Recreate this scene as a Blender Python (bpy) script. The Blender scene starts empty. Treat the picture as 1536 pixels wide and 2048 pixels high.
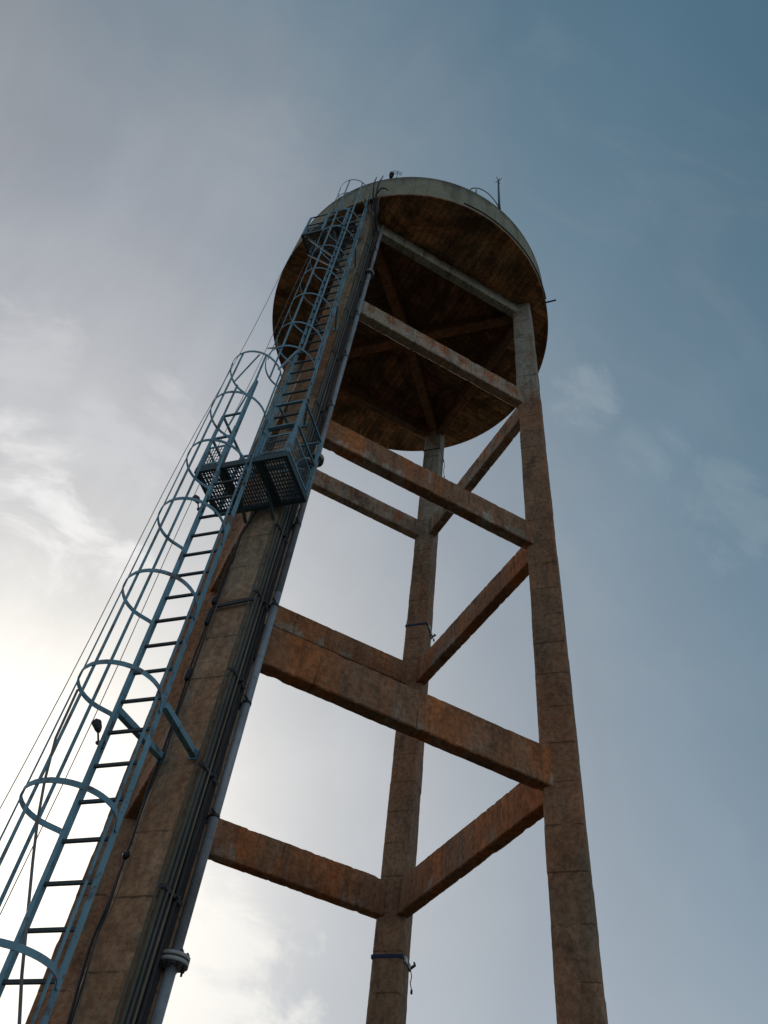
import bpy, bmesh, math, random
from mathutils import Vector, Matrix, noise
sc = bpy.context.scene
C = sc.collection
rad = math.radians

# ------------------------------------------------------------------ camera
Rr = (0.8662184455655323, -0.490652710493338, 0.09447498212528965)
Ur = (-0.4381782681505887, -0.6550535617338056, 0.6155523020673436)
Fw = (0.24013623192384745, 0.5745996423122766, 0.7824128329545854)
EYE = Vector((-3.336824, -8.269356, 1.6))
cam = bpy.data.cameras.new('camera')
camo = bpy.data.objects.new('camera', cam); C.objects.link(camo); sc.camera = camo
camo.matrix_world = Matrix(((Rr[0], Ur[0], -Fw[0], EYE[0]), (Rr[1], Ur[1], -Fw[1], EYE[1]),
                            (Rr[2], Ur[2], -Fw[2], EYE[2]), (0, 0, 0, 1)))
cam.sensor_fit = 'VERTICAL'; cam.sensor_height = 36; cam.lens = 1598.16/2048*36
cam.clip_start = 0.05; cam.clip_end = 5000

# ------------------------------------------------------------------ node helper
class NT:
    def __init__(s, nt): s.nt = nt; s.n = nt.nodes; s.l = nt.links
    def node(s, t, **k):
        n = s.n.new(t)
        for a, b in k.items(): setattr(n, a, b)
        return n
    def put(s, sock, v):
        if isinstance(v, bpy.types.NodeSocket): s.l.new(v, sock)
        elif v is not None:
            if isinstance(v, (tuple, list)) and len(v) == 3 and sock.type == 'RGBA': v = (*v, 1)
            sock.default_value = v
    def math(s, op, a, b=None, c=None, clamp=False):
        n = s.node('ShaderNodeMath', operation=op, use_clamp=clamp)
        s.put(n.inputs[0], a); s.put(n.inputs[1], b); s.put(n.inputs[2], c)
        return n.outputs[0]
    def vmath(s, op, a, b=None, out=0):
        n = s.node('ShaderNodeVectorMath', operation=op)
        s.put(n.inputs[0], a)
        if b is not None: s.put(n.inputs[1], b)
        return n.outputs[out]
    def mix(s, f, a, b, mode='MIX'):
        n = s.node('ShaderNodeMix', data_type='RGBA', blend_type=mode)
        s.put(n.inputs[0], f); s.put(n.inputs[6], a); s.put(n.inputs[7], b)
        return n.outputs[2]
    def noise(s, vec, scale, detail=4, rough=.55, dist=0):
        n = s.node('ShaderNodeTexNoise')
        s.put(n.inputs['Vector'], vec); n.inputs['Scale'].default_value = scale
        n.inputs['Detail'].default_value = detail; n.inputs['Roughness'].default_value = rough
        n.inputs['Distortion'].default_value = dist
        return n.outputs[0]
    def ramp(s, f, stops, interp='LINEAR'):
        n = s.node('ShaderNodeValToRGB'); cr = n.color_ramp; cr.interpolation = interp
        while len(cr.elements) < len(stops): cr.elements.new(.5)
        for e, (p, c) in zip(cr.elements, stops):
            e.position = p
            e.color = (c, c, c, 1) if isinstance(c, (int, float)) else (*c, 1)
        s.put(n.inputs[0], f)
        return n.outputs[0]
    def step(s, v, a, b):
        n = s.node('ShaderNodeMapRange', interpolation_type='SMOOTHSTEP')
        s.put(n.inputs[0], v); n.inputs[1].default_value = a; n.inputs[2].default_value = b
        return n.outputs[0]
    def scale(s, v, sc_): return s.vmath('MULTIPLY', v, sc_)

# ------------------------------------------------------------------ sky and sun
SUN_EL, SUN_AZ = 24.6, -0.4            # azimuth measured from +Y towards +X
SD = Vector((math.sin(rad(SUN_AZ))*math.cos(rad(SUN_EL)), math.cos(rad(SUN_AZ))*math.cos(rad(SUN_EL)), math.sin(rad(SUN_EL))))
w = bpy.data.worlds.new('World'); sc.world = w; w.use_nodes = True
N = NT(w.node_tree); bg = N.n['Background']
sky = N.node('ShaderNodeTexSky', sky_type='NISHITA'); sky.sun_disc = False
sky.sun_elevation = rad(SUN_EL); sky.sun_rotation = rad(SUN_AZ); sky.dust_density = 1.5; sky.air_density = 1.0; sky.ozone_density = 2.0
tc = N.node('ShaderNodeTexCoord').outputs['Generated']
d = N.vmath('NORMALIZE', tc)
ang = N.math('MULTIPLY', N.math('ARCCOSINE', N.vmath('DOT_PRODUCT', d, tuple(SD), 1)), 1/math.pi)   # 0..1 = 0..180 deg
sep = N.node('ShaderNodeSeparateXYZ'); N.put(sep.inputs[0], d)
a180 = lambda x: x/180
# haze between the clouds by sun angle, brightened behind the camera to fill front faces
clear = N.ramp(ang, [(a180(0), (1.3, 1.22, 1.1)), (a180(8), (.96, .93, .87)), (a180(14), (.75, .745, .725)), (a180(17), (.62, .625, .625)), (a180(25), (.49, .51, .525)),
                     (a180(35), (.325, .37, .415)), (a180(44), (.24, .31, .37)), (a180(51), (.172, .258, .325)), (a180(60), (.118, .203, .272)), (a180(71), (.072, .156, .222)), (a180(105), (.19, .25, .29)), (a180(180), (.54, .56, .55))])
veil = N.ramp(ang, [(a180(0), (1.4, 1.32, 1.18)), (a180(9), (1.08, 1.04, .95)), (a180(14), (.90, .88, .83)), (a180(20), (.70, .695, .685)), (a180(30), (.545, .552, .57)), (a180(40), (.385, .405, .44)),
                    (a180(50), (.32, .34, .365)), (a180(70), (.20, .245, .295)), (a180(105), (.30, .33, .35)), (a180(180), (.68, .68, .66))])
# low sky is paler all the way round
low = N.math('POWER', N.math('SUBTRACT', 1.0, N.math('MAXIMUM', sep.outputs[2], 0.0)), 4.0)
clear = N.mix(N.math('MULTIPLY', low, 1.7, clamp=True), clear, (.50, .54, .58))
# cloud cover: soft streaky masses, denser to the west (left of the picture)
west = N.vmath('DOT_PRODUCT', d, (-0.87, 0.44, -0.02), 1)
stv = N.vmath('MULTIPLY', d, (1.0, 1.0, 1.9))
big = N.noise(stv, 2.1, 5, .55, .35)
mask = N.math('ADD', N.math('MULTIPLY', west, 1.25), N.math('MULTIPLY', N.math('SUBTRACT', big, .5), 1.15))
mask = N.step(mask, -.19, .66)
mot = N.node('ShaderNodeMapping'); mot.inputs['Rotation'].default_value = (.5, .3, 1.0); mot.inputs['Scale'].default_value = (3.0, 1.2, 1.6); N.put(mot.inputs[0], d)
streak = N.noise(mot.outputs[0], 1.6, 6, .6, .5)
mot2 = N.node('ShaderNodeMapping'); mot2.inputs['Rotation'].default_value = (-.4, .25, -.55); mot2.inputs['Scale'].default_value = (1.2, 3.4, 2.2); N.put(mot2.inputs[0], d)
wisp = N.noise(mot2.outputs[0], 2.6, 7, .62, .8)
col = N.mix(mask, clear, veil)
tone = N.math('ADD', 1.0, N.math('MULTIPLY', N.math('SUBTRACT', streak, .5), .6))
tone = N.math('ADD', 1.0, N.math('MULTIPLY', N.math('SUBTRACT', tone, 1.0), N.math('ADD', .3, N.math('MULTIPLY', mask, .7))))
col = N.vmath('SCALE', col); sc_n = col.node; 
N.put(sc_n.inputs['Scale'], tone)
wm = N.math('MULTIPLY', N.step(wisp, .50, .80), .12)
col = N.mix(wm, col, N.mix(.35, veil, (.60, .60, .61)))
# separate puffs and a bright torn cloud edge, each at its own bearing in the sky
pm = N.node('ShaderNodeMapping'); pm.inputs['Rotation'].default_value = (.3, -.5, .5); pm.inputs['Scale'].default_value = (1.0, 1.9, 1.5); N.put(pm.inputs[0], d)
puffn = N.noise(pm.outputs[0], 7.5, 7, .62, .45)
for dv, rdeg, amt, c_ in (((.265, .90, .345), 10, .6, (1.05, 1.02, .93)), ((-.165, .70, .70), 7, .62, (.92, .91, .90)), ((-.12, .725, .678), 6, .75, (.95, .94, .92)), ((-.06, .745, .66), 6.5, .8, (.95, .94, .92)),
                          ((-.211, .588, .781), 5.5, .6, (.66, .66, .675)), ((-.073, .644, .762), 7, .5, (.70, .70, .71)), ((-.074, .34, .936), 6, .3, (.37, .40, .43)),
                          ((.375, .356, .856), 4.5, .40, (.37, .43, .48)), ((.47, .345, .82), 4, .25, (.32, .40, .45)), ((.56, .34, .76), 6.0, .26, (.34, .43, .47))):
    dv = Vector(dv).normalized()
    k = N.step(N.vmath('DOT_PRODUCT', d, tuple(dv), 1), math.cos(rad(rdeg)), 1.0)
    k = N.math('MULTIPLY', N.step(N.math('ADD', puffn, N.math('MULTIPLY', k, .37)), .735, .96), amt)
    col = N.mix(k, col, c_)
mx = N.mix(.12, col, N.mix(1.0, sky.outputs[0], (.1, .1, .1), 'MULTIPLY'))
N.put(bg.inputs[0], mx); bg.inputs[1].default_value = 1.0

sun = bpy.data.lights.new('sun', 'SUN'); sun.energy = 1.1; sun.angle = rad(12); sun.color = (1, .93, .82)
so = bpy.data.objects.new('sun', sun); C.objects.link(so)
so.rotation_euler = SD.to_track_quat('Z', 'Y').to_euler(); so.location = (0, 0, 40)
sc.view_settings.view_transform = 'Standard'; sc.view_settings.look = 'None'
sc.view_settings.exposure = 0; sc.view_settings.gamma = 1
sc.cycles.max_bounces = 6

# ------------------------------------------------------------------ materials
def newmat(name):
    m = bpy.data.materials.new(name); m.use_nodes = True
    N = NT(m.node_tree); return m, N, N.n['Principled BSDF']

def concrete(name, brown, rust, grey, kind, greymix=.5, zgrey=True):
    m, N, b = newmat(name)
    geo = N.node('ShaderNodeNewGeometry'); P = geo.outputs['Position']
    tcn = N.node('ShaderNodeTexCoord'); O = tcn.outputs['Object']
    sp = N.node('ShaderNodeSeparateXYZ'); N.put(sp.inputs[0], P)
    so_ = N.node('ShaderNodeSeparateXYZ'); N.put(so_.inputs[0], O)
    X, Y, Z = sp.outputs; OX, OY, OZ = so_.outputs
    stretch = (1, 1, .3) if kind != 'soffit' else (1, 1, 1)
    n1 = N.noise(N.scale(P, stretch), .95, 5, .62, .6)
    n2 = N.noise(N.scale(P, stretch), 3.2, 5, .6, .4)
    n3 = N.noise(P, 17, 4, .6)
    fine = N.noise(P, 75, 4, .7)
    strk = N.noise(N.scale(P, (9, 9, .7)), 1.0, 4, .6, .3)
    col = N.mix(N.step(n1, .40, .62), brown, rust)
    g = N.math('ADD', N.math('MULTIPLY', n2, .7), N.math('MULTIPLY', strk, .45))
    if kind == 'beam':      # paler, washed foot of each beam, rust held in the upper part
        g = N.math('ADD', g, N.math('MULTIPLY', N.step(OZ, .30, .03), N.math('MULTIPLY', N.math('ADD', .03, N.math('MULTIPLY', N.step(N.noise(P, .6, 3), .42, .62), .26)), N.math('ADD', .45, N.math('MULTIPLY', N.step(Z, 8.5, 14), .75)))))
    if zgrey: g = N.math('ADD', g, N.math('MULTIPLY', N.step(Z, 13, 16.5), .22))
    gm = N.math('MULTIPLY', N.step(g, .66, .80), greymix if kind != 'leg' else 1.0)
    if kind == 'leg': gm = N.math('MULTIPLY', gm, N.math('ADD', greymix, N.math('MULTIPLY', N.step(Z, 14.0, 16.5), .6)), clamp=True)
    col = N.mix(gm, col, grey)
    # dark algae patches
    alg = N.step(N.noise(N.scale(P, (1, 1, .45)), 2.3, 6, .72, 1.0), .50, .64)
    col = N.mix(N.math('MULTIPLY', alg, .5), col, tuple(c*.38 for c in brown))
    col = N.mix(N.math('MULTIPLY', N.step(strk, .52, .75), .45), col, tuple(c*.45 for c in brown))
    if kind == 'beam':
        vs_ = N.noise(N.scale(O, (6, .6, .55)), 1.0, 5, .7, .25)
        col = N.mix(N.math('MULTIPLY', N.step(vs_, .54, .66), .5), col, tuple(c*.42 for c in brown))
        col = N.mix(N.math('MULTIPLY', N.step(vs_, .46, .36), .35), col, rust)
    # mottling and grain
    col = N.mix(N.math('MULTIPLY', N.step(n3, .40, .62), .75), col, N.mix(1.0, col, (.60, .60, .60), 'MULTIPLY'))
    blot = N.noise(P, 5.5, 6, .7, .8)
    col = N.mix(N.math('MULTIPLY', N.step(blot, .57, .67), .25), col, N.mix(1.0, grey, (.75, .80, .68), 'MULTIPLY'))
    col = N.mix(1.0, col, N.ramp(N.noise(P, 2.0, 6, .7, .5), [(.3, .78), (.5, 1.02), (.72, 1.35)]), 'MULTIPLY')
    gr = N.ramp(fine, [(0, .55), (.45, .95), (.6, 1.1), (1, 1.4)])
    col = N.mix(1.0, col, gr, 'MULTIPLY')
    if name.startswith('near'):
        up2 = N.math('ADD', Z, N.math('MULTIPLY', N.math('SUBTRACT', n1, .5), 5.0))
        col = N.mix(N.math('MULTIPLY', N.step(up2, 9.0, 13.0), .85), col, N.mix(1.0, col, (.55, .46, .40), 'MULTIPLY'))  # browner algae tone above; below keeps the glare painted into the base
    # lichen specks
    v = N.node('ShaderNodeTexVoronoi'); v.inputs['Scale'].default_value = 26; N.put(v.inputs['Vector'], P)
    v.inputs['Randomness'].default_value = 1
    spot = N.math('MULTIPLY', N.step(v.outputs['Distance'], .26, .12), N.step(N.noise(P, 1.7, 3), .52, .62))
    spot = N.math('MULTIPLY', spot, N.step(N.noise(P, 23, 2), .5, .6))
    col = N.mix(N.math('MULTIPLY', spot, .8), col, (.42, .41, .36))
    hgt = N.math('ADD', N.math('MULTIPLY', fine, .5), N.math('MULTIPLY', n3, .6))
    # pour joints / board marks
    if kind == 'leg':
        zz = N.math('ADD', Z, N.math('MULTIPLY', N.math('SUBTRACT', n3, .5), .035))
        fr = N.math('FRACT', N.math('MULTIPLY', N.math('ADD', zz, .13), 1/.522))
        dist = N.math('MULTIPLY', N.math('ABSOLUTE', N.math('SUBTRACT', fr, .5)), .522)
        j = N.math('MULTIPLY', N.step(dist, .013, .004), N.step(N.noise(P, 2.2, 3), .38, .5))
    elif kind == 'beam':
        xx = N.math('ADD', OX, N.math('MULTIPLY', N.math('SUBTRACT', n3, .5), .02))
        fr = N.math('FRACT', N.math('MULTIPLY', xx, 1/.61))
        dist = N.math('MULTIPLY', N.math('ABSOLUTE', N.math('SUBTRACT', fr, .5)), .61)
        j = N.math('MULTIPLY', N.step(dist, .010, .003), N.step(N.noise(P, 1.1, 2), .45, .55))
    else:
        axm = N.math('GREATER_THAN', N.math('ABSOLUTE', X), N.math('ABSOLUTE', Y))
        cc = N.math('ADD', N.math('MULTIPLY', axm, Y), N.math('MULTIPLY', N.math('SUBTRACT', 1.0, axm), X))
        bw = .145
        fr = N.math('MULTIPLY', cc, 1/bw)
        cell = N.math('FLOOR', fr)
        wn = N.node('ShaderNodeTexWhiteNoise', noise_dimensions='1D'); N.put(wn.inputs['W'], cell)
        col = N.mix(1.0, col, N.ramp(wn.outputs['Value'], [(0, .72), (1, 1.2)]), 'MULTIPLY')
        dist = N.math('MULTIPLY', N.math('ABSOLUTE', N.math('SUBTRACT', N.math('FRACT', fr), .5)), bw)
        j = N.math('MULTIPLY', N.step(dist, .055, .071), .8)
        ye = N.step(N.noise(P, 1.6, 6, .72, 1.4), .54, .66)
        col = N.mix(N.math('MULTIPLY', ye, .75), col, (.20, .135, .05))
        dk = N.step(N.noise(P, .9, 6, .75, 1.6), .42, .60)
        col = N.mix(N.math('MULTIPLY', dk, .65), col, (.03, .024, .017))
        # stain and some shade painted between the ribs; cantilevered rim barer and browner
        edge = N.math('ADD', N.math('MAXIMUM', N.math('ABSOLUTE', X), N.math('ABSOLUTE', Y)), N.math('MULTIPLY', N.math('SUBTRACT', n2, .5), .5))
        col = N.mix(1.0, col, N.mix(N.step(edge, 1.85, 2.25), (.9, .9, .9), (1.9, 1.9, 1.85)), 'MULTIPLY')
    col = N.mix(N.math('MULTIPLY', j, .6), col, tuple(c*.22 for c in brown))
    hgt = N.math('SUBTRACT', hgt, N.math('MULTIPLY', j, 1.3))
    bp = N.node('ShaderNodeBump'); bp.inputs['Strength'].default_value = .55; bp.inputs['Distance'].default_value = .012
    N.put(bp.inputs['Height'], hgt); N.put(b.inputs['Normal'], bp.outputs[0])
    N.put(b.inputs['Base Color'], col); b.inputs['Roughness'].default_value = .92
    b.inputs['Specular IOR Level'].default_value = .2
    return m

def paint(name, base, rustamt=.35, rough=.5, metal=0, scale=9):
    m, N, b = newmat(name)
    P = N.node('ShaderNodeNewGeometry').outputs['Position']
    n = N.noise(P, scale, 5, .65, .4); n2 = N.noise(P, scale*5, 3, .6)
    col = N.mix(N.math('MULTIPLY', N.step(n2, .35, .75), .35), base, tuple(c*.6 for c in base))
    fade = N.noise(P, 1.4, 5, .65, .5)
    col = N.mix(1.0, col, N.ramp(fade, [(.3, .72), (.5, 1.0), (.7, 1.3)]), 'MULTIPLY')
    n5 = N.noise(P, scale*3.3, 4, .7, .2)
    col = N.mix(N.math('MULTIPLY', N.math('MAXIMUM', N.step(n, .54, .64), N.step(n5, .60, .68)), rustamt), col, (.12, .062, .038))
    N.put(b.inputs['Base Color'], col); b.inputs['Metallic'].default_value = metal
    N.put(b.inputs['Roughness'], N.math('ADD', rough, N.math('MULTIPLY', n, .2)))
    bp = N.node('ShaderNodeBump'); bp.inputs['Strength'].default_value = .25; bp.inputs['Distance'].default_value = .002
    N.put(bp.inputs['Height'], n2); N.put(b.inputs['Normal'], bp.outputs[0])
    return m

BROWN, RUST, GREY = (.33, .215, .14), (.45, .205, .10), (.42, .41, .35)
M = {}
M['legA'] = concrete('near_leg_concrete', (.50, .385, .275), (.52, .29, .17), (.52, .50, .42), 'leg', .45)  # sky glare on its lower part painted in as paler concrete
M['leg'] = concrete('leg_concrete', BROWN, (.40, .20, .115), GREY, 'leg', .38)
M['beam'] = concrete('beam_concrete', (.34, .195, .12), (.55, .205, .08), (.50, .47, .40), 'beam', .7)
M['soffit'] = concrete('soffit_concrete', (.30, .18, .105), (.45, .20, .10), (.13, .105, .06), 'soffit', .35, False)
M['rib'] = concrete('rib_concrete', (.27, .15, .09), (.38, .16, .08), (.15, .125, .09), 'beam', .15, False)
M['ring'] = concrete('ring_concrete', (.27, .22, .16), (.33, .20, .12), (.50, .49, .41), 'beam', .9)
M['teal'] = paint('teal_paint', (.18, .37, .48), .7, .42, 0, 6)
M['rung'] = paint('rung_paint', (.06, .085, .10), .5, .5)
M['grate'] = paint('grating_paint', (.055, .10, .125), .4, .5)
M['galv'] = paint('galvanised_pipe', (.34, .38, .43), .35, .42, .2, 5)
M['galvd'] = paint('galvanised_flange', (.42, .43, .42), .15, .5, .2, 20)
M['steel'] = paint('dark_steel', (.055, .06, .07), .35, .45, .2)
M['black'] = paint('black_cable', (.022, .022, .026), .05, .5)
M['conduit'] = paint('grey_conduit', (.10, .108, .102), .2, .6, 0, 6)
M['moss'] = paint('mossy_conduit', (.135, .135, .105), .35, .7, 0, 6)
M['pale'] = paint('pale_cable', (.22, .18, .14), .1, .7)
M['wire'] = paint('wire_steel', (.20, .19, .19), .1, .5)
M['blue'] = paint('blue_strap', (.02, .035, .12), .0, .6)
M['white'] = paint('white_buckle', (.62, .66, .68), .05, .4)
M['ochre'] = paint('ochre_cap', (.36, .29, .15), .3, .8)

def wallmat():
    m, N, b = newmat('tank_wall_concrete')
    P = N.node('ShaderNodeNewGeometry').outputs['Position']
    sp = N.node('ShaderNodeSeparateXYZ'); N.put(sp.inputs[0], P)
    st = N.noise(N.scale(P, (3.2, 3.2, .35)), 1.0, 5, .65, .3)
    n = N.noise(P, 1.3, 5, .6, .5); f = N.noise(P, 45, 4, .65); mid = N.noise(P, 9, 4, .6)
    col = N.mix(N.step(n, .38, .64), (.37, .35, .27), (.30, .315, .245))
    col = N.mix(N.math('MULTIPLY', N.step(st, .5, .72), .6), col, (.16, .16, .115))
    top = N.math('ADD', sp.outputs[2], N.math('MULTIPLY', N.math('SUBTRACT', st, .5), .7))
    col = N.mix(N.math('MULTIPLY', N.step(top, 20.85, 21.3), .7), col, (.10, .095, .085))
    an = N.math('MULTIPLY', N.math('ARCTAN2', sp.outputs[1], sp.outputs[0]), 3.4158/.95)
    jd = N.math('ABSOLUTE', N.math('SUBTRACT', N.math('FRACT', an), .5))
    jn = N.math('MULTIPLY', N.step(jd, .022, .006), N.step(N.noise(P, 2.5, 3), .45, .55))
    col = N.mix(N.math('MULTIPLY', jn, .5), col, (.10, .095, .075))
    run = N.noise(N.scale(P, (7, 7, .25)), 1.0, 4, .7, .2)
    col = N.mix(N.math('MULTIPLY', N.step(run, .56, .68), .55), col, (.12, .105, .075))
    bot = N.math('ADD', sp.outputs[2], N.math('MULTIPLY', N.math('SUBTRACT', mid, .5), .2))
    col = N.mix(N.math('MULTIPLY', N.step(bot, 20.12, 19.98), .35), col, (.42, .36, .22))
    col = N.mix(1.0, col, N.ramp(f, [(0, .7), (.5, 1), (1, 1.25)]), 'MULTIPLY')
    col = N.mix(1.0, col, N.ramp(mid, [(.2, .8), (.7, 1.1)]), 'MULTIPLY')
    bp = N.node('ShaderNodeBump'); bp.inputs['Strength'].default_value = .4; bp.inputs['Distance'].default_value = .01
    N.put(bp.inputs['Height'], N.math('ADD', f, mid)); N.put(b.inputs['Normal'], bp.outputs[0])
    N.put(b.inputs['Base Color'], col); b.inputs['Roughness'].default_value = .93; b.inputs['Specular IOR Level'].default_value = .2
    return m
M['wall'] = wallmat()

def groundmat():
    m, N, b = newmat('ground_grass')
    P = N.node('ShaderNodeNewGeometry').outputs['Position']
    col = N.mix(N.step(N.noise(P, .35, 6, .6), .4, .6), (.022, .030, .012), (.045, .036, .024))
    col = N.mix(1.0, col, N.ramp(N.noise(P, 12, 5), [(.2, .6), (.8, 1.3)]), 'MULTIPLY')
    N.put(b.inputs['Base Color'], col); b.inputs['Roughness'].default_value = 1
    return m
M['ground'] = groundmat()

# ------------------------------------------------------------------ mesh helpers
ORG = {}
def thing(name, label, cat, loc=(0, 0, 0), group=None):
    o = bpy.data.objects.new(name, None); C.objects.link(o); o.location = loc; o.empty_display_size = .3
    o['label'] = label; o['category'] = cat
    if group: o['group'] = group
    ORG[o.name] = Vector(loc); return o

class MB:
    """collects faces in world coordinates"""
    def __init__(s): s.v = []; s.f = []; s.sm = []
    def add(s, vs, fs, smooth=False):
        n = len(s.v); s.v += [Vector(v) for v in vs]; s.f += [tuple(i+n for i in f) for f in fs]; s.sm += [smooth]*len(fs)
    def box(s, c, ax, ay, az):
        c, ax, ay, az = map(Vector, (c, ax, ay, az))
        vs = [c+sx*ax+sy*ay+sz*az for sx in (-1, 1) for sy in (-1, 1) for sz in (-1, 1)]
        s.add(vs, [(0, 1, 3, 2), (4, 6, 7, 5), (0, 4, 5, 1), (2, 3, 7, 6), (0, 2, 6, 4), (1, 5, 7, 3)])
    def bar(s, a, b, up, w_, h_):      # rectangular bar from a to b, h_ along up, w_ across
        a, b, up = Vector(a), Vector(b), Vector(up)
        d_ = (b-a).normalized(); sd = d_.cross(up).normalized(); u2 = sd.cross(d_)
        s.box((a+b)/2, (b-a)/2, sd*w_/2, u2*h_/2)
    def tube(s, pts, r, n=10, cap=True):
        pts = [Vector(p) for p in pts]; rings = []; prev = None
        for i, p in enumerate(pts):
            t = (pts[min(i+1, len(pts)-1)]-pts[max(i-1, 0)]).normalized()
            if prev is None:
                a = t.orthogonal().normalized()
            else:
                a = (prev-t*prev.dot(t)).normalized()
            prev = a; b_ = t.cross(a)
            rr = r[i] if isinstance(r, (list, tuple)) else r
            rings.append([p+rr*(math.cos(2*math.pi*k/n)*a+math.sin(2*math.pi*k/n)*b_) for k in range(n)])
        vs = [v for rg in rings for v in rg]; fs = []
        for i in range(len(pts)-1):
            for k in range(n):
                fs.append((i*n+k, i*n+(k+1) % n, (i+1)*n+(k+1) % n, (i+1)*n+k))
        s.add(vs, fs, True)
        if cap:
            m_ = len(s.v)-len(vs)
            s.f += [tuple(m_+k for k in range(n))[::-1], tuple(m_+(len(pts)-1)*n+k for k in range(n))]; s.sm += [False, False]
    def strip(s, pts, nrm, w_, t_):    # flat bar swept along pts: w_ along Z, t_ thick along nrm(i)
        vs = []; n = len(pts)
        for p, q in zip(pts, nrm):
            p, q = Vector(p), Vector(q)
            for a, b_ in ((-1, -1), (1, -1), (1, 1), (-1, 1)): vs.append(p+q*a*t_/2+Vector((0, 0, b_*w_/2)))
        fs = [(0, 1, 2, 3), tuple((n-1)*4+k for k in (3, 2, 1, 0))]
        for i in range(n-1):
            for k in range(4): fs.append((i*4+k, (i+1)*4+k, (i+1)*4+(k+1) % 4, i*4+(k+1) % 4))
        s.add(vs, fs)
    def build(s, name, mat, parent=None, mw=None):
        org = ORG.get(parent.name, Vector()) if parent else Vector()
        me = bpy.data.meshes.new(name)
        if mw is None:
            me.from_pydata([v-org for v in s.v], [], s.f)
        else:
            me.from_pydata(s.v, [], s.f)
        me.polygons.foreach_set('use_smooth', s.sm); me.materials.append(mat)
        bm = bmesh.new(); bm.from_mesh(me); bmesh.ops.recalc_face_normals(bm, faces=bm.faces); bm.to_mesh(me); bm.free()
        o = bpy.data.objects.new(name, me); C.objects.link(o)
        if mw is not None: o.matrix_local = Matrix.Translation(-org) @ mw
        if parent: o.parent = parent; ORG[o.name] = org if mw is None else None
        return o

def tag(o, label, cat, group=None, kind=None):
    o['label'] = label; o['category'] = cat
    if group: o['group'] = group
    if kind: o['kind'] = kind
    return o

# ------------------------------------------------------------------ survey of the tower (unit = 2 m, heights above the eye)
U = 2.0
K = .0036331588
OFFS = {'A': (-.07132, .02423), 'B': (0, 0), 'C': (.02907, -.02084), 'D': (.01655, .00257)}
SG = {'A': (-1, -1), 'B': (1, -1), 'C': (1, 1), 'D': (-1, 1)}
H = .14864                     # half diagonal of a leg
ZW = lambda z: z*U+1.6
def legc(l, z):
    q = 1+K*(z-5); return Vector(((SG[l][0]*q+OFFS[l][0])*U, (SG[l][1]*q+OFFS[l][1])*U, ZW(z)))
EU = Vector((1, -1, 0)).normalized(); EN = Vector((-1, -1, 0)).normalized()
A5 = legc('A', 5); A5.z = 0
def W(u, n, z): return A5+EU*(u*U)+EN*(n*U)+Vector((0, 0, ZW(z)))
FC = H/math.sqrt(2)            # half face

# ------------------------------------------------------------------ ground
g = MB(); g.add([(-2500, -2500, 0), (2500, -2500, 0), (2500, 2500, 0), (-2500, 2500, 0)], [(0, 1, 2, 3)])
g.build('ground', M['ground'])['kind'] = 'structure'

# ------------------------------------------------------------------ water tower
tower = thing('water_tower', 'tall rust stained concrete water tower with a round tank on four braced legs', 'water tower', (0, 0, 0))
rnd = random.Random(4)
def rough_leg(l):
    mb = MB(); zs = []; z = -.85
    while z < 9.13: zs.append(z); z += .0261
    zs.append(9.13)
    ch = .018/U; pts = []
    for a, b_ in ((-1, 0), (0, -1), (1, 0), (0, 1)):
        t = (-b_, a)
        pts += [(a*(H-ch)-t[0]*ch, b_*(H-ch)-t[1]*ch), (a*(H-ch)+t[0]*ch, b_*(H-ch)+t[1]*ch)]
    vs = []; seed = ord(l)*7.3; n = 8
    sx = sy = 0
    for i, z in enumerate(zs):
        c = legc(l, z)
        blk = math.floor((ZW(z)+.13)/.522+.5)
        r2 = random.Random(blk*31+ord(l)); sx, sy = r2.uniform(-.004, .004), r2.uniform(-.004, .004); sz_ = 1+r2.uniform(-.008, .008)
        for k, (a, b_) in enumerate(pts):
            j = noise.noise(Vector((seed+(k//2)*5, z*3.5, 0)))*.003+noise.noise(Vector((seed+k*3, z*31, 4)))*.003; j -= max(0, noise.noise(Vector((seed+(k//2)*9, z*17, 9)))-.42)*.03
            q = Vector((a, b_, 0)).normalized()
            vs.append(Vector((c.x+a*U*sz_+q.x*j+sx, c.y+b_*U*sz_+q.y*j+sy, c.z)))
    fs = []
    for i in range(len(zs)-1):
        for k in range(n): fs.append((i*n+k, i*n+(k+1) % n, (i+1)*n+(k+1) % n, (i+1)*n+k))
    fs += [tuple(range(n))[::-1], tuple((len(zs)-1)*n+k for k in range(n))]
    mb.add(vs, fs); return mb.build('leg', M['legA' if l == 'A' else 'leg'], tower)
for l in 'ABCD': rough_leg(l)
fo = MB()
for l in 'ABCD':
    fo = MB(); c = legc(l, -.8); fo.box((c.x, c.y, .12), (.42, 0, 0), (0, .42, 0), (0, 0, .18)); fo.build('footing', M['leg'], tower)

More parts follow.
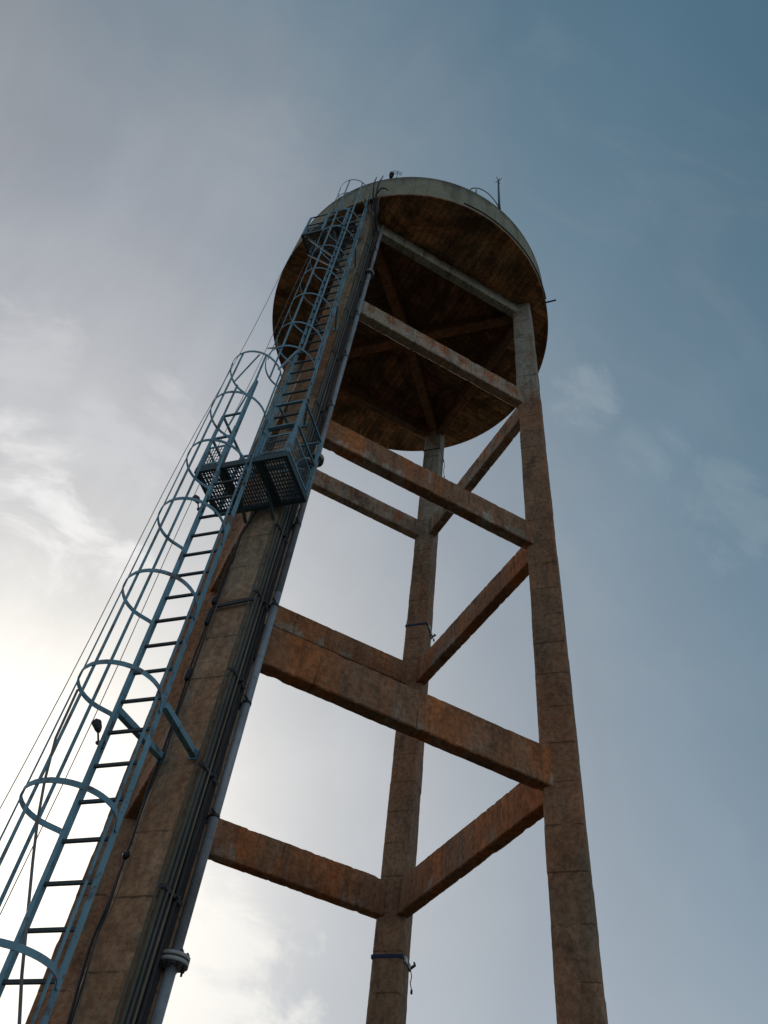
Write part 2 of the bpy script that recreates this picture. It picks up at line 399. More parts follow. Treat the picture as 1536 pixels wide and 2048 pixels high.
def rough_beam(pa, pb, zb, zt, wd, name, mat, ragged=.006, trim=.05):
    """beam in its own frame: x along, z up from its foot"""
    pa = Vector((pa.x, pa.y, 0)); pb = Vector((pb.x, pb.y, 0)); L = (pb-pa).length; dr = (pb-pa)/L
    h = zt-zb; ch = .014; sec = [(-1, 0, 1, 0), (-1, 0, 0, 1), (-1, 1, 0, -1), (-1, 1, 1, 0), (1, 1, -1, 0), (1, 1, 0, -1), (1, 0, 0, 1), (1, 0, -1, 0)]
    nseg = int(L/.035); vs = []; sd = rnd.uniform(0, 100); hw = wd/2
    for i in range(nseg+1):
        x = trim+(L-2*trim)*i/nseg
        for k, (sy, sz, cy, cz) in enumerate(sec):
            y = sy*hw+cy*ch; z = sz*h+cz*ch
            e = k//2
            j = noise.noise(Vector((sd+e*9, x*1.6, 0)))*ragged*.5+noise.noise(Vector((sd+k*4, x*14, 2)))*ragged*.6-max(0, noise.noise(Vector((sd+e*7, x*6.5, 8)))-.34)*.035
            if rnd.random() < .05: j -= rnd.uniform(.004, .012)
            vs.append((x, y+sy*j*.7, z+(1 if sz else -1)*j))
    n = 8; fs = []
    for i in range(nseg):
        for k in range(n): fs.append((i*n+k, i*n+(k+1) % n, (i+1)*n+(k+1) % n, (i+1)*n+k))
    fs += [tuple(range(n))[::-1], tuple(nseg*n+k for k in range(n))]
    mb = MB(); mb.add(vs, fs)
    mw = Matrix.Translation((pa.x, pa.y, zb)) @ Matrix.Rotation(math.atan2(dr.y, dr.x), 4, 'Z')
    return mb.build(name, mat, tower, mw)
LV = [(.554, .812), (2.634, 2.8925), (4.715, 4.9694), (6.8224, 7.0864)]
for zb, zt in LV:
    for a, b_ in ('AB', 'DC', 'CB', 'DA'):
        rough_beam(legc(a, zb), legc(b_, zb), ZW(zb), ZW(zt), .0906*U, 'beam', M['beam'])
for a, b_ in ('AB', 'DC', 'CB', 'DA'):
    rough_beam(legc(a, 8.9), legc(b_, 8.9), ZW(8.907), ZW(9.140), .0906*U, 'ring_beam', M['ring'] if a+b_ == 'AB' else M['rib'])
ctr = Vector((.018935*U, -.00767*U, 0))
for l in 'ABCD':
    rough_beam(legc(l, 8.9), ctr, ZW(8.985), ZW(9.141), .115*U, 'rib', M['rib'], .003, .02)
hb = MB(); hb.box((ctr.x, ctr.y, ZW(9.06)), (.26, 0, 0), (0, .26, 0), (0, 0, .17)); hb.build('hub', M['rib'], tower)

# tank: floor slab, wall with a drip lip, domed roof
R = 1.70785*U; ZR, ZT = ZW(9.14676), ZW(9.8566)
def ringpts(r, z, n=160): return [(ctr.x+r*math.cos(2*math.pi*k/n), ctr.y+r*math.sin(2*math.pi*k/n), z) for k in range(n)]
def lathe(prof, name, mat, closed=True, n=160):
    mb = MB(); vs = []
    for r, z in prof: vs += ringpts(r, z, n)
    fs = []; m_ = len(prof)
    for i in range(m_ if closed else m_-1):
        j = (i+1) % m_
        for k in range(n): fs.append((i*n+k, i*n+(k+1) % n, j*n+(k+1) % n, j*n+k))
    mb.add(vs, fs, False); return mb, n
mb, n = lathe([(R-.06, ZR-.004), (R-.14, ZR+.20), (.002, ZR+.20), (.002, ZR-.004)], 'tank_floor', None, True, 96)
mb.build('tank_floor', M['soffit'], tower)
mb, n = lathe([(R-.135, ZR), (R, ZR), (R, ZR+.105), (R-.012, ZR+.115), (R-.012, ZT-.03), (R-.03, ZT), (R-.2, ZT), (R-.2, ZR+.1), (R-.135, ZR+.09)], 'tank_wall', None)
mb.build('tank_wall', M['wall'], tower)
mb, n = lathe([(R-.2, ZT-.05)]+[(max((R-.22)*math.cos(t*math.pi/2/12), .01), ZT-.05+.55*math.sin(t*math.pi/2/12)) for t in range(13)], 'roof', None, False)
mb.build('tank_roof', M['wall'], tower)

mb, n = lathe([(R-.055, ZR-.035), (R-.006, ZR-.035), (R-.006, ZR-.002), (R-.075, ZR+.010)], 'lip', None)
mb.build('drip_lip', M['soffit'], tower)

# fittings fixed to the tank
def onrim(az, r=0, z=0): return Vector((ctr.x+(R+r)*math.cos(az), ctr.y+(R+r)*math.sin(az), z))
azR = math.atan2(-1.248+.00767, 1.193-.0189)
sp = MB(); sp.tube([onrim(azR, -.1, ZR+.03), onrim(azR, .24, ZR+.03)], .021, 10)
tag(sp.build('overflow_spout', M['steel']), 'dark stub pipe poking out of the tank rim above the right front leg', 'pipe', 'short spouts on the tank rim')
azL = math.atan2(1.0097, -1.308)
sp = MB(); sp.tube([onrim(azL, -.1, ZR+.01), onrim(azL, .22, ZR+.01)], .019, 10)
tag(sp.build('overflow_spout', M['steel']), 'thin dark stub pipe on the tank rim behind the lower ladder cage', 'pipe', 'short spouts on the tank rim')
# lightning rod
rp = Vector((.237*U, -1.690*U, ZT-.02)); rod = thing('lightning_rod', 'slim upright lightning rod with prongs standing on the tank top', 'lightning rod', rp)
r_ = MB(); r_.tube([rp, rp+Vector((0, 0, .5)), rp+Vector((.02, 0, 2.35))], [.036, .03, .024], 10); r_.build('mast', M['steel'], rod)
tip = rp+Vector((.02, 0, 2.33)); r_ = MB()
r_.tube([tip, tip+Vector((.03, -.02, .30))], [.016, .006], 6)
for a in range(4):
    v = Vector((math.cos(a*1.57+.5)*.11, math.sin(a*1.57+.5)*.11, .10)); r_.tube([tip, tip+v*.5+Vector((0, 0, -.02)), tip+v], [.01, .009, .005], 6)
r_.build('prongs', M['steel'], rod)
# hatch rail on the roof
hp = onrim(math.atan2(-1.697, -.12), -.06, ZT); rail = thing('hatch_rail', 'bent thin tube hand rail arching over the tank edge beside the lightning rod', 'hand rail', hp)
def arc_rail(az0, az1, hgt, r0):
    pts = []
    for i in range(17):
        t = i/16; az = az0+(az1-az0)*t
        pts.append(onrim(az, r0, ZT-.03+hgt*math.sin(math.pi*min(1, t*1.0))**.6))
    return pts
az0, az1 = math.atan2(-1.697, -.21), math.atan2(-1.69, .225)
r_ = MB(); r_.tube(arc_rail(az0, az1, .62, -.03), .013, 8); r_.build('rail_bar', M['steel'], rail)
r_ = MB(); r_.tube(arc_rail(az0+.03, az1-.06, .6, -.30), .011, 8); r_.build('rail_bar', M['steel'], rail)
azp = az0+(az1-az0)*.22
r_ = MB(); r_.tube([onrim(azp, -.05, ZT-.03), onrim(azp, -.05, ZT+.36)], .016, 8); r_.build('rail_post', M['steel'], rail)
# vent cap and little aerial
vp = Vector((-1.063*U, -1.335*U, ZT)); vent = thing('roof_vent', 'small dark mushroom vent on the tank edge above the upper ladder', 'vent', vp)
r_ = MB(); r_.tube([vp+Vector((.0, 0, -.03)), vp+Vector((0, 0, .12))], .035, 12); r_.build('neck', M['steel'], vent)
r_ = MB(); r_.tube([vp+Vector((0, 0, .10)), vp+Vector((0, 0, .26)), vp+Vector((0, 0, .33))], [.055, .06, .03], 14); r_.build('cap', M['steel'], vent)
ap = Vector((-1.005*U, -1.365*U, ZT)); aer = thing('roof_aerial', 'thin faint wire aerial with cross bars beside the roof vent', 'aerial', ap)
r_ = MB(); r_.tube([ap, ap+Vector((0, 0, .55))], .007, 6); r_.build('mast', M['wire'], aer)
r_ = MB()
for h_ in (.28, .38, .48): r_.tube([ap+Vector((-.11, .03, h_)), ap+Vector((.11, -.03, h_))], .005, 6)
r_.build('cross_bars', M['wire'], aer)
# cable stapled round the wall
pts = []
a0, a1 = math.atan2(-1.70, -.28), math.atan2(-1.27, 1.17)
for i in range(41):
    t = i/40; az = a0+(a1-a0)*t; pts.append(onrim(az, .012, ZR+.125-.045*math.sin(t*5.5)*.5-.02*t))
cb = MB(); cb.tube(pts, .016, 8)
tag(cb.build('perimeter_cable', M['black']), 'black cable running round the foot of the pale tank wall', 'cable')

# ------------------------------------------------------------------ caged ladders on the nearest leg
def hoop_pts(uc, n0, z, r=.165, gap=.05, half=.108, sc_=1):
    P_, Q = [], []
    cn = n0+.15
    seq = [(-half, n0, 0)]
    seq.append((-half-.004, n0+.022, 0))
    for t in range(-128, 129, 8):
        a = rad(t); seq.append((r*math.sin(a), cn+r*math.cos(a), 1))
    seq.append((half+.004, n0+.022, 0)); seq.append((half, n0, 0))
    for i, (u, n, k) in enumerate(seq):
        P_.append(W(uc+u, n, z))
        nx = seq[min(i+1, len(seq)-1)]; pv = seq[max(i-1, 0)]
        tu, tn = nx[0]-pv[0], nx[1]-pv[1]; l_ = math.hypot(tu, tn)
        Q.append(EU*(tn/l_)-EN*(tu/l_))
    return P_, Q
def ladder(name, label, ucf, n0, z0, z1, rz0, rungs, hoops, bars, barz, bracket_z, railz_right=None, rail_w=.055, brk=.055):
    t_ = thing(name, label, 'ladder', W(ucf(z0), n0, z0), 'caged access ladders on the nearest leg')
    for s in (-1, 1):
        zt = z1 if s < 0 or railz_right is None else railz_right
        mb = MB(); mb.bar(W(ucf(z0)+s*.1, n0, z0), W(ucf(zt)+s*.1, n0, zt), EN, .012, rail_w)
        mb.build('rail', M['teal'], t_)
    for k in range(rungs):
        z = rz0+k*.1529
        mb = MB(); mb.bar(W(ucf(z)-.0975, n0, z), W(ucf(z)+.0975, n0, z), (0, 0, 1), .024, .024)
        mb.build('rung', M['rung'], t_)
    hp = {}
    for z, ro in hoops:
        P_, Q = hoop_pts(ucf(z), n0, z, .165+ro); mb = MB(); mb.strip(P_, Q, .042, .006); mb.build('hoop', M['teal'], t_)
    for th in bars:
        a = rad(th); rr = .165-.0045
        f = lambda z: W(ucf(z)+rr*math.sin(a), n0+.15+rr*math.cos(a), z)
        out = EU*math.sin(a)+EN*math.cos(a)
        mb = MB(); nseg = 6; zz = [barz[0]+(barz[1]-barz[0])*i/nseg for i in range(nseg+1)]
        # flat bar with its broad side on the hoops
        for i in range(nseg): 
            p, q = f(zz[i]), f(zz[i+1]); dr = (q-p).normalized(); sd_ = dr.cross(out).normalized()
            mb.box((p+q)/2, (q-p)/2, sd_*.0125, out*.0055)
        mb.build('cage_bar', M['teal'], t_)
    for z in bracket_z:
        for s in (-1, 1):
            mb = MB(); mb.bar(W(ucf(z)+s*.108, n0-.006, z), W(max(-FC+.022, min(FC-.022, ucf(z)+s*.092)), FC+.001, z), (0, 0, 1), brk, brk)
            br = mb.build('bracket', M['teal'], t_)
            mb = MB(); mb.box(W(max(-FC+.022, min(FC-.022, ucf(z)+s*.092)), FC+.004, z), EU*.04, EN*.008, Vector((0, 0, .05))); pl = mb.build('wall_plate', M['teal'], t_)
    return t_
uL = lambda z: -.007-.015*(z-1)
lo = ladder('caged_ladder', 'lower teal caged ladder standing clear of the nearest leg, ending at the mesh platform', uL, .445, -.79, 4.72, -.612, 29,
            [(.40, 0), (.90, 0), (1.405, 0), (1.915, 0), (2.43, 0), (2.945, 0), (3.46, 0), (3.975, 0), (4.49, 0)], (-108, -50, -10, 45, 100), (.40, 4.50), (.35, 1.952), 4.45)
uU = lambda z: .066-.012*(z-5)
up = ladder('caged_ladder', 'upper teal caged ladder rising from the mesh platform to the tank rim', uU, .303, 3.72, 8.60, 3.80, 31,
            [(4.78, .006), (5.16, 0), (5.67, 0), (6.18, 0), (6.70, 0), (7.20, 0), (7.69, 0), (8.20, 0), (8.65, 0)], (-100, -50, 0, 50, 100), (4.78, 8.66), (4.6, 6.1, 7.45), None, .06, .03)
# braces tying the two cages together
mb = MB(); mb.bar(W(-.225, .575, 4.49), W(-.10, .60, 4.78), EN, .02, .012); mb.build('brace', M['teal'], lo)
mb = MB(); mb.bar(W(.10, .60, 4.49), W(-.045, .31, 5.38), EN, .035, .012); mb.build('brace', M['teal'], lo)
mb = MB(); mb.bar(W(-.16, .46, 4.76), W(-.27, .40, 4.23), EN, .02, .012); mb.build('brace', M['teal'], up)

# ------------------------------------------------------------------ platforms
def grating(u0, u1, n0, n1, z, parent, sp_=.0158, bw=.0015):
    mb = MB(); up_ = Vector((0, 0, 1))
    k = int((u1-u0)/sp_)
    for i in range(1, k): 
        u = u0+(u1-u0)*i/k; mb.bar(W(u, n0, z), W(u, n1, z), up_, bw*U*2.1, .03)
    k = int((n1-n0)/(sp_*1.7))
    for i in range(1, k):
        n = n0+(n1-n0)*i/k; mb.bar(W(u0, n, z), W(u1, n, z), up_, bw*U*2.1, .022)
    o = mb.build('grating', M['grate'], parent); return o
def meshpanel(a, b_, z0, z1, parent, out):
    a, b_ = Vector(a), Vector(b_); L = (b_-a).length; mb = MB()
    dr = (b_-a)/L; k = max(3, int(L/.034))
    za, zb = ZW(z0), ZW(z1)
    P_ = lambda t, z: Vector((a.x+dr.x*L*t, a.y+dr.y*L*t, z))
    for i in range(k): 
        t = (i+.5)/k; mb.bar(P_(t, za), P_(t, zb), out, .009, .004)
    nz = max(2, int((zb-za)/.07))
    for i in range(1, nz): mb.bar(P_(0, za+(zb-za)*i/nz), P_(1, za+(zb-za)*i/nz), out, .006, .004)
    fr = mb.build('mesh_panel', M['grate'], parent)
    mb = MB()
    for z in (za, zb): mb.bar(P_(0, z), P_(1, z), out, .03, .012)
    for t in (0, 1): mb.bar(P_(t, za), P_(t, zb), out, .03, .012)
    mb.build('panel_frame', M['teal'], parent)
up_ = Vector((0, 0, 1))
def post(u, n, z0, z1, par, wd=.036): 
    mb = MB(); mb.bar(W(u, n, z0), W(u, n, z1), EN, wd, wd*.8); mb.build('post', M['teal'], par)
def railb(p, q, par, wd=.026, name='railing'):
    mb = MB(); mb.bar(W(*p), W(*q), up_, wd, wd); mb.build(name, M['teal'], par)

Z0 = 3.70; uA, uB, nA, nB = -.30, .262, .125, .445
pf = thing('platform', 'teal steel grating platform with mesh railings half way up the nearest leg', 'platform', W(0, .25, Z0), 'grated ladder platforms')
for a, b_ in ((uA+.012, -.165), (-.145, .075), (.095, uB-.012)): grating(a, b_, nA+.01, nB-.01, Z0, pf)
for u in (uA, -.155, .085, uB):
    mb = MB(); mb.bar(W(u, nA, Z0-.012), W(u, nB, Z0-.012), up_, .075 if u in (-.155, .085) else .04, .085); mb.build('floor_beam', M['grate'], pf)
for n in (nA, nB):
    mb = MB(); mb.bar(W(uA-.01, n, Z0-.008), W(uB+.01, n, Z0-.008), up_, .035, .10); mb.build('floor_beam', M['grate'], pf)
HT = .60
for u, n in ((uA, nB), (uB, nB), (uB, nA), (uA, nA), (.062, nB), (-.168, nB)):
    post(u, n, Z0, Z0+(HT if (u, n) not in ((.062, nB), (-.168, nB)) else .44), pf)
for z in (Z0+HT, Z0+.33):
    railb((.062, nB, z), (uB, nB, z), pf); railb((uB, nB, z), (uB, nA, z), pf)
    railb((uA, nB, z), (-.168, nB, z), pf); railb((uA, nB, z), (uA, nA, z), pf)
railb((uB, nA, Z0+HT), (FC+.0, nA, Z0+HT), pf); railb((uB, nA, Z0+.33), (FC, nA, Z0+.33), pf)
railb((uA, nA, Z0+HT), (-FC, nA, Z0+HT), pf); 
meshpanel(W(.085, nB, 0), W(uB-.02, nB, 0), Z0+.045, Z0+.225, pf, EN)
meshpanel(W(uB, nB-.02, 0), W(uB, nA+.02, 0), Z0+.045, Z0+.225, pf, EU)
meshpanel(W(uA+.015, nB, 0), W(-.175, nB, 0), Z0+.045, Z0+.225, pf, EN)
meshpanel(W(uA, nB-.02, 0), W(uA, nA+.02, 0), Z0+.045, Z0+.225, pf, EU)
for s in (-.12, .10):      # knee braces under the floor back to the leg
    mb = MB(); mb.bar(W(s*.8, nB-.17, Z0-.03), W(s*.8, FC, Z0-.13), EU, .03, .03); mb.build('knee_brace', M['grate'], pf)
# small round junction box lids by the platform
jp = W(.205, .16, 4.02); jb = thing('junction_box', 'round pale ring fitting hanging inside the mesh platform railing', 'fitting', jp)
mb = MB(); mb.tube([jp+EN*(.08+.03*math.cos(a))*0+EU*.10*math.cos(a)+Vector((0, 0, .12*math.sin(a))) for a in [i*math.pi/10 for i in range(17)]], .014, 8, True); mb.build('ring', M['white'], jb)
mb = MB(); mb.tube([jp-EN*.03, jp+EN*.03], .06, 14); mb.build('drum', M['blue'], jb)

# upper platform beside the tank rim
Z1 = 8.27
pu = thing('platform', 'dark grated upper platform with railings just under the tank rim', 'platform', W(-.3, .2, Z1), 'grated ladder platforms')
ua, ub, na, nb = -.545, .02, .085, .30
grating(ua+.01, ub-.01, na+.008, nb-.008, Z1, pu, .018, .002)
for u in (ua, -.36, -.17, ub):
    mb = MB(); mb.bar(W(u, na, Z1-.01), W(u, nb, Z1-.01), up_, .04, .09); mb.build('floor_beam', M['grate'], pu)
for n in (na, nb):
    mb = MB(); mb.bar(W(ua-.01, n, Z1-.008), W(ub+.01, n, Z1-.008), up_, .035, .10); mb.build('floor_beam', M['grate'], pu)
for u, n in ((ua, nb), (ua, na), (-.33, nb), (-.10, nb)): post(u, n, Z1, Z1+(.53 if n == nb else .40), pu, .04)
for z in (Z1+.53, Z1+.27): railb((ua, nb, z), (-.06, nb, z), pu)
railb((ua, nb, Z1+.27), (ua, na, Z1+.27), pu)
meshpanel(W(ua+.02, nb, 0), W(-.34, nb, 0), Z1+.03, Z1+.17, pu, EN)
for s in (-.50, -.20):
    mb = MB(); mb.bar(W(s, nb-.03, Z1-.03), W(max(s, -.1), FC, Z1-.55), EU, .035, .035); mb.build('knee_brace', M['grate'], pu)
mb = MB(); mb.bar(W(ua, na+.01, Z1-.03), W(-FC, 0.03, Z1-.6), EU, .03, .03); mb.build('knee_brace', M['grate'], pu)

# ------------------------------------------------------------------ riser pipe with flanges
PU, PN, PR = .1475, -.0635, .041
pb = W(PU, PN, -.79); pipe = thing('riser_pipe', 'thick grey galvanised riser pipe strapped up the corner of the nearest leg', 'pipe', pb)
mb = MB(); mb.tube([W(PU, PN, z) for z in (-.8, 1.19)], PR*1.06, 20); mb.build('pipe_section', M['galv'], pipe)
mb = MB(); mb.tube([W(PU, PN, z) for z in (1.19, 3.1)], PR, 20); mb.build('pipe_section', M['galv'], pipe)
mb = MB(); mb.tube([W(PU, PN, z) for z in (3.1, 7.69)], PR, 20); mb.build('pipe_section', M['galv'], pipe)
mb = MB(); mb.tube([W(PU, PN, z) for z in (7.69, 9.13)], PR, 20); mb.build('pipe_section', M['galv'], pipe)
def flange(z, r=.132, big=True):
    p = W(PU, PN, z); mb = MB()
    for dz in (-.019, .019): mb.tube([p+Vector((0, 0, dz-.014)), p+Vector((0, 0, dz+.014))], r, 32)
    fl = mb.build('flange', M['galvd'], pipe)
    bm_ = MB()
    for k in range(8):
        a = k*math.pi/4+.2; q = p+Vector((math.cos(a)*r*.78, math.sin(a)*r*.78, 0))
        bm_.tube([q+Vector((0, 0, -.075)), q+Vector((0, 0, .06))], .009, 8); bm_.tube([q+Vector((0, 0, -.05)), q+Vector((0, 0, -.033))], .017, 6)
        bm_.tube([q+Vector((0, 0, .033)), q+Vector((0, 0, .05))], .017, 6)
    b2 = bm_.build('bolts', M['steel'], fl); b2['kind'] = 'part' if False else ''
    del b2['kind']
    g_ = MB(); g_.tube([p+Vector((0, 0, -.005)), p+Vector((0, 0, .005))], r*.97, 32); g_.build('gasket', M['black'], fl)
flange(1.19, .116); flange(4.405, .105); flange(7.69, .10)
for z in (-.2, .6, 1.76, 2.35, 3.005, 3.7, 5.1, 5.9, 6.7, 8.3):
    p = W(PU, PN, z); mb = MB(); mb.tube([p+Vector((0, 0, -.015)), p+Vector((0, 0, .015))], PR+.004, 20)
    mb.bar(p, W(FC, PN, z), up_, .03, .03); mb.box(W(FC+.006, PN+.0, z), EU*.006, EN*.06, Vector((0, 0, .03))); mb.tube([p+EN*.06+EU*.03, p+EN*.12+EU*.03], .012, 6)
    mb.build('pipe_clamp', M['steel'], pipe)

# conduits and cables on the face beside the pipe
r3 = random.Random(9)
spec = [  # u, n, radius(m), z0, z1, material, label
    (.101, FC+.008, .011, -.79, 3.55, 'moss', 'mossy conduit nearest the ladder, on the front corner of the leg'),
    (FC+.024, .080, .013, -.79, 1.70, 'conduit', 'short grey conduit laid over the others and ending low on the nearest leg'),
    (FC+.011, .094, .017, -.79, 8.75, 'moss', 'long mossy conduit just round the corner of the nearest leg'),
    (FC+.013, .070, .021, -.79, 8.7, 'conduit', 'thick dark grey conduit second from the corner of the nearest leg'),
    (FC+.010, .046, .012, -.79, 8.8, 'black', 'black cable third from the corner of the nearest leg'),
    (FC+.011, .030, .015, -.79, 8.6, 'moss', 'mossy conduit in the middle of the bundle on the nearest leg'),
    (FC+.014, .006, .024, -.79, 8.9, 'black', 'thick black hose in the middle of the bundle on the nearest leg'),
    (FC+.030, .055, .008, -.79, 8.4, 'pale', 'thin pale wire lying over the dark conduits of the nearest leg'),
    (FC+.010, -.045, .014, -.79, 8.3, 'black', 'black cable tucked behind the grey riser pipe'),
    (FC+.009, -.016, .010, -.79, 8.8, 'pale', 'pale thin cable close to the grey riser pipe'),
    (FC+.010, -.030, .013, -.79, 8.5, 'black', 'black cable next to the grey riser pipe'),
]
for i, (u, n, r0, z0, z1, mt, lb) in enumerate(spec):
    pts = []; z = z0
    while z < z1:
        wv = noise.noise(Vector((i*7.7, z*1.3, 0)))*.0045
        onface = u > FC
        lift = abs(noise.noise(Vector((i*3.1, z*2.2, 5))))*.004
        pts.append(W(u+(lift if onface else wv), n+(wv if onface else lift), z)); z += .09
    if z1 > 8:   # the tops splay out under and over the rim
        e = pts[-1]; side = (i-5)*.03
        pts += [e+Vector((0, 0, .15))+EN*.05, e+Vector((0, 0, .35))+EN*(.22+.02*i)+EU*side, e+Vector((0, 0, .55))+EN*(.38+.02*i)+EU*side*1.5]
    mb = MB(); mb.tube(pts, r0, 10)
    o = mb.build('conduit' if mt != 'black' and mt != 'pale' else 'cable', M[mt]); tag(o, lb, 'conduit' if mt not in ('black', 'pale') else 'cable', 'conduits and cables running up the nearest leg')
# frayed cable ends waving above the rim
for j, (du, dn, hz, lb) in enumerate([(-.012, .33, .62, 'left of the two frayed black cable ends sticking up against the tank wall'),
                                      (.055, .33, .60, 'right of the two frayed black cable ends sticking up against the tank wall'),
                                      (.16, .30, .36, 'black cable end bent sideways against the tank wall')]):
    b0 = W(.125, .02, 8.75)
    pts = [b0, W(.13+du*.2, .14, 8.98), W(.135+du*.5, dn-.05, 9.06+hz*.1), W(.14+du*.8, dn, 9.08+hz*.35), W(.14+du, dn+.01, 9.08+hz*.62), W(.14+du*1.25, dn, 9.06+hz)]
    if j == 2: pts = [b0, W(.15, .16, 8.98), W(.17, .29, 9.12), W(.22, .31, 9.24), W(.27, .30, 9.22), W(.31, .29, 9.14)]
    mb = MB(); mb.tube(pts, [.022, .022, .02, .018, .015, .01], 8)
    tag(mb.build('cable_end', M['black']), lb, 'cable', 'frayed cable ends at the tank rim')
# straps over the bundle
for k, z in enumerate([.35, .85, 1.38, 1.9, 2.42, 2.95, 3.5, 4.15, 4.9, 5.7, 6.5, 7.3, 8.1]):
    mb = MB(); mb.bar(W(FC+.028, .105, z), W(FC+.028, -.035, z), up_, .006, .03); mb.bar(W(FC+.028, .112, z), W(FC, .112, z), up_, .006, .03); mb.tube([W(FC+.028, .02, z), W(FC+.045, .02, z)], .014, 6)
    tag(mb.build('cable_saddle', M['steel']), 'dark steel saddle strap holding the cable bundle on the nearest leg', 'strap', 'saddle straps on the cable bundle')

# cable with couplers hanging down the front face
cp = [(-.05, 3.66), (-.092, 3.45), (-.096, 3.31), (-.104, 2.80), (-.098, 2.42), (-.095, 2.255), (-.085, 1.967), (-.088, 1.795), (-.078, 1.555), (-.080, 1.326), (-.088, 1.213), (-.086, 1.153), (-.070, .942), (-.05, .6), (-.07, .1), (-.08, -.79)]
dc = thing('drop_cable', 'black cable with chunky couplers hanging down the left edge of the nearest leg', 'cable', W(-.08, FC+.02, -.79))
for j, (du, r0, mt) in enumerate(((0, .0105, 'black'), (.013, .008, 'black'), (.026, .0048, 'pale'))):
    pts = []
    for i in range(len(cp)-1):
        for t in range(6):
            f = t/6; u = cp[i][0]*(1-f)+cp[i+1][0]*f; z = cp[i][1]*(1-f)+cp[i+1][1]*f
            wv = noise.noise(Vector((j*5.5, z*3, 1)))*.010
            pts.append(W(u+du+wv, FC+.010+abs(wv)*.8+.002*j, z))
    mb = MB(); mb.tube(pts, r0, 8); mb.build('strand', M[mt], dc)
for z, u, ln in ((2.78, -.095, .11), (2.40, -.09, .07), (2.9, -.098, .05), (1.5, -.07, .03)):
    mb = MB(); mb.tube([W(u, FC+.022, z-ln/2), W(u, FC+.022, z-ln/2+.012), W(u, FC+.022, z+ln/2-.012), W(u, FC+.022, z+ln/2)], [.018, .030, .030, .018], 12)
    mb.build('coupler', M['black'], dc)
kp = W(-.045, .13, 8.55); kb = MB(); kb.tube([kp-EN*.03, kp+EN*.02, kp+EN*.05], [.05, .055, .03], 10)
tag(kb.build('wall_knob', M['ochre']), 'small ochre knob at the head of the nearest leg behind the upper cage', 'fitting')
# bar across the face
mb = MB(); mb.bar(W(-.085, FC+.012, 2.865), W(.125, FC+.012, 2.885), EN, .045, .02)
tag(mb.build('cross_bar', M['steel']), 'dark flat bar bolted level across the front face of the nearest leg', 'bar')
# earth wires from the upper platform to the ground
for (a, b_, lb) in ((W(-.552, .305, Z1-.02), W(-.60, .335, -.79), 'thin wire hanging from the outer corner of the upper platform'),
                   (W(-.545, .08, Z1-.02), W(-.56, .105, -.79), 'thin wire hanging from the inner corner of the upper platform')):
    mb = MB(); pts = [a.lerp(b_, t/24)+EN*.02*math.sin(t*.7)+EU*.015*math.sin(t*.43) for t in range(25)]; mb.tube(pts, .0045, 6)
    tag(mb.build('hanging_wire', M['wire']), lb, 'wire', 'thin wires hanging from the upper platform')
# loose line tied to the cage
pts = [W(-.19, .63, 1.91), W(-.20, .61, 1.70), W(-.166, .6, 1.524), W(-.116, .6, 1.366), W(-.06, .6, 1.22), W(.012, .6, 1.043), W(.082, .6, .871), W(.140, .6, .746), W(.20, .6, .5), W(.24, .6, .0), W(.25, .6, -.79)]
mb = MB(); mb.tube(pts, .010, 8)
tag(mb.build('loose_line', M['wire']), 'loose brown line tied to the lower ladder cage and hanging inside it', 'rope')

# floodlights clipped to the ladder rail
def flood(z, label, s=1):
    u0 = uL(z)-.10; n0 = .465; p = W(u0, n0, z)
    t_ = thing('ladder_lamp', label, 'lamp', p, 'small lamps clipped to the ladder rail')
    mb = MB(); mb.bar(W(u0+.018, n0, z-.02), W(u0-.018, n0, z-.02), up_, .03, .02); mb.bar(W(u0+.018, n0, z-.05), W(u0+.005, n0, z+.0), EN, .02, .02); mb.build('clamp', M['steel'], t_)
    mb = MB(); mb.tube([W(u0-.012, n0, z-.015), W(u0-.02, n0+.01, z+.015), W(u0-.028, n0+.012, z+.03)], .008, 8); mb.build('arm', M['steel'], t_)
    mb = MB(); c = W(u0-.036*s, n0+.016, z+.050); ax = (EU*-.5+EN*.2+Vector((0, 0, .8))).normalized()
    mb.tube([c-ax*.06, c-ax*.03, c+ax*.03, c+ax*.05], [.016, .032, .042, .036], 5); mb.build('lamp_head', M['steel'], t_)
flood(1.795, 'lower small dark lamp clipped to the ladder rail beside the leg brackets')
flood(3.285, 'upper small dark lamp clipped to the ladder rail just below the mesh platform')

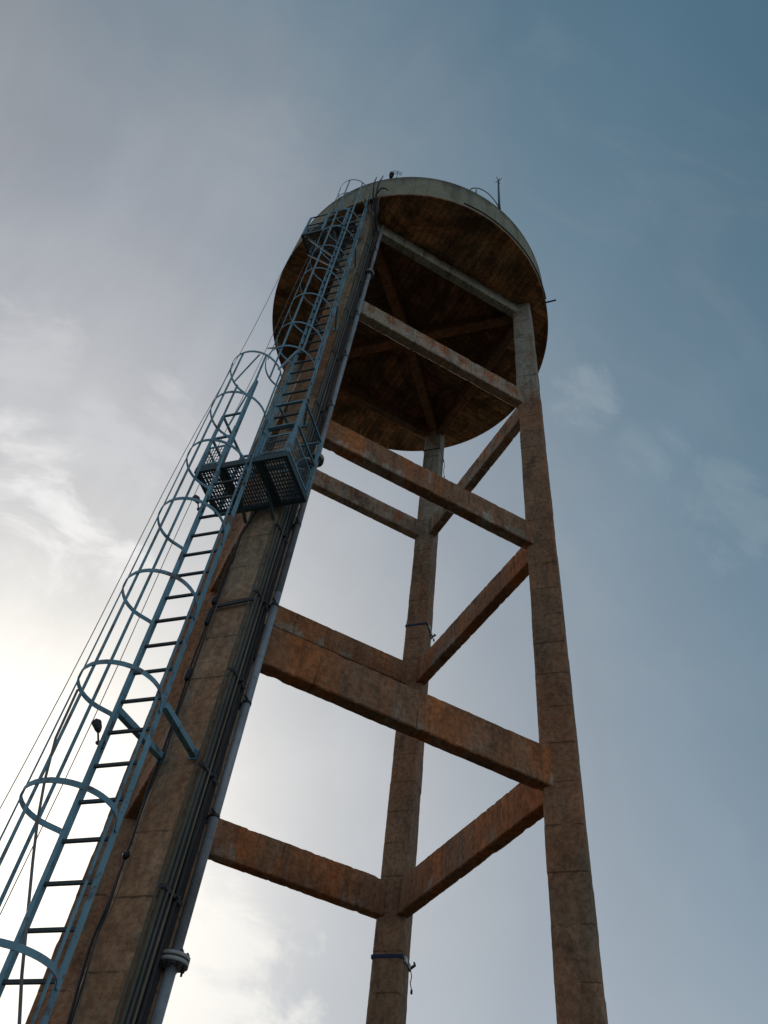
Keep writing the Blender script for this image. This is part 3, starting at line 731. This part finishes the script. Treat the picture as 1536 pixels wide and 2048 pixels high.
# ratchet straps round the far leg
def strap(l, z, label, buckle, mt='blue', tail=.25, cat='strap'):
    c = legc(l, z); t_ = thing('ratchet_strap', label, cat, c, 'straps round the far leg')
    r0 = H*U+.012; mb = MB(); q = [(-1, 0), (0, -1), (1, 0), (0, 1)]
    for i in range(4):
        a, b_ = q[i], q[(i+1) % 4]; mb.bar(c+Vector((a[0]*r0, a[1]*r0, .006*(i % 2))), c+Vector((b_[0]*r0, b_[1]*r0, 0)), up_, .006, .045)
    mb.build('band', M[mt], t_)
    nn = Vector((1, -1, 0)).normalized(); f0 = c+nn*(r0/math.sqrt(2)+.012); al = Vector((1, 1, 0)).normalized()
    if buckle:
        mb = MB(); mb.box(f0-al*.08, al*.05, nn*.014, Vector((0, 0, .035))); mb.box(f0+al*.10, al*.035, nn*.012, Vector((0, 0, .028)))
        mb.build('ratchet', M['white'], t_)
        mb = MB(); mb.tube([f0+al*.17, f0+al*.20+nn*.05+Vector((0, 0, .05)), f0+al*.22+nn*.03+Vector((0, 0, .09))], .02, 8); mb.build('handle', M['steel'], t_)
    mb = MB(); e = f0+al*.15; pts = [e, e+nn*.03+Vector((0, 0, -tail*.4)), e+nn*.015+Vector((0, 0, -tail*.7)), e+nn*.04+Vector((0, 0, -tail))]
    mb.tube(pts, .007, 6); mb.tube([pts[-1], pts[-1]+Vector((0, 0, -.05))], .016, 8); mb.build('tail', M['black'], t_)
strap('C', 2.365, 'lowest strap on the far leg, blue with pale ratchet and dangling tail', True, 'blue', .28)
strap('C', 5.45, 'middle strap on the far leg, dark blue band with small buckle', True, 'blue', .10)
strap('C', 8.55, 'topmost strap on the far leg, thin black band close under the tank', False, 'black', .75)

# two thin masts far off behind the tower
for x_, y_, h_, lb in ((55.4, 75.2, 33.6, 'faint thin mast far away, left of the right front leg'), (71.5, 70.5, 35.2, 'faint thin mast far away, right of the right front leg')):
    mb = MB(); mb.tube([(x_, y_, 0), (x_, y_, h_*.7), (x_, y_, h_)], [.10, .06, .03], 8)
    tag(mb.build('distant_mast', M['wire']), lb, 'mast', 'distant masts')
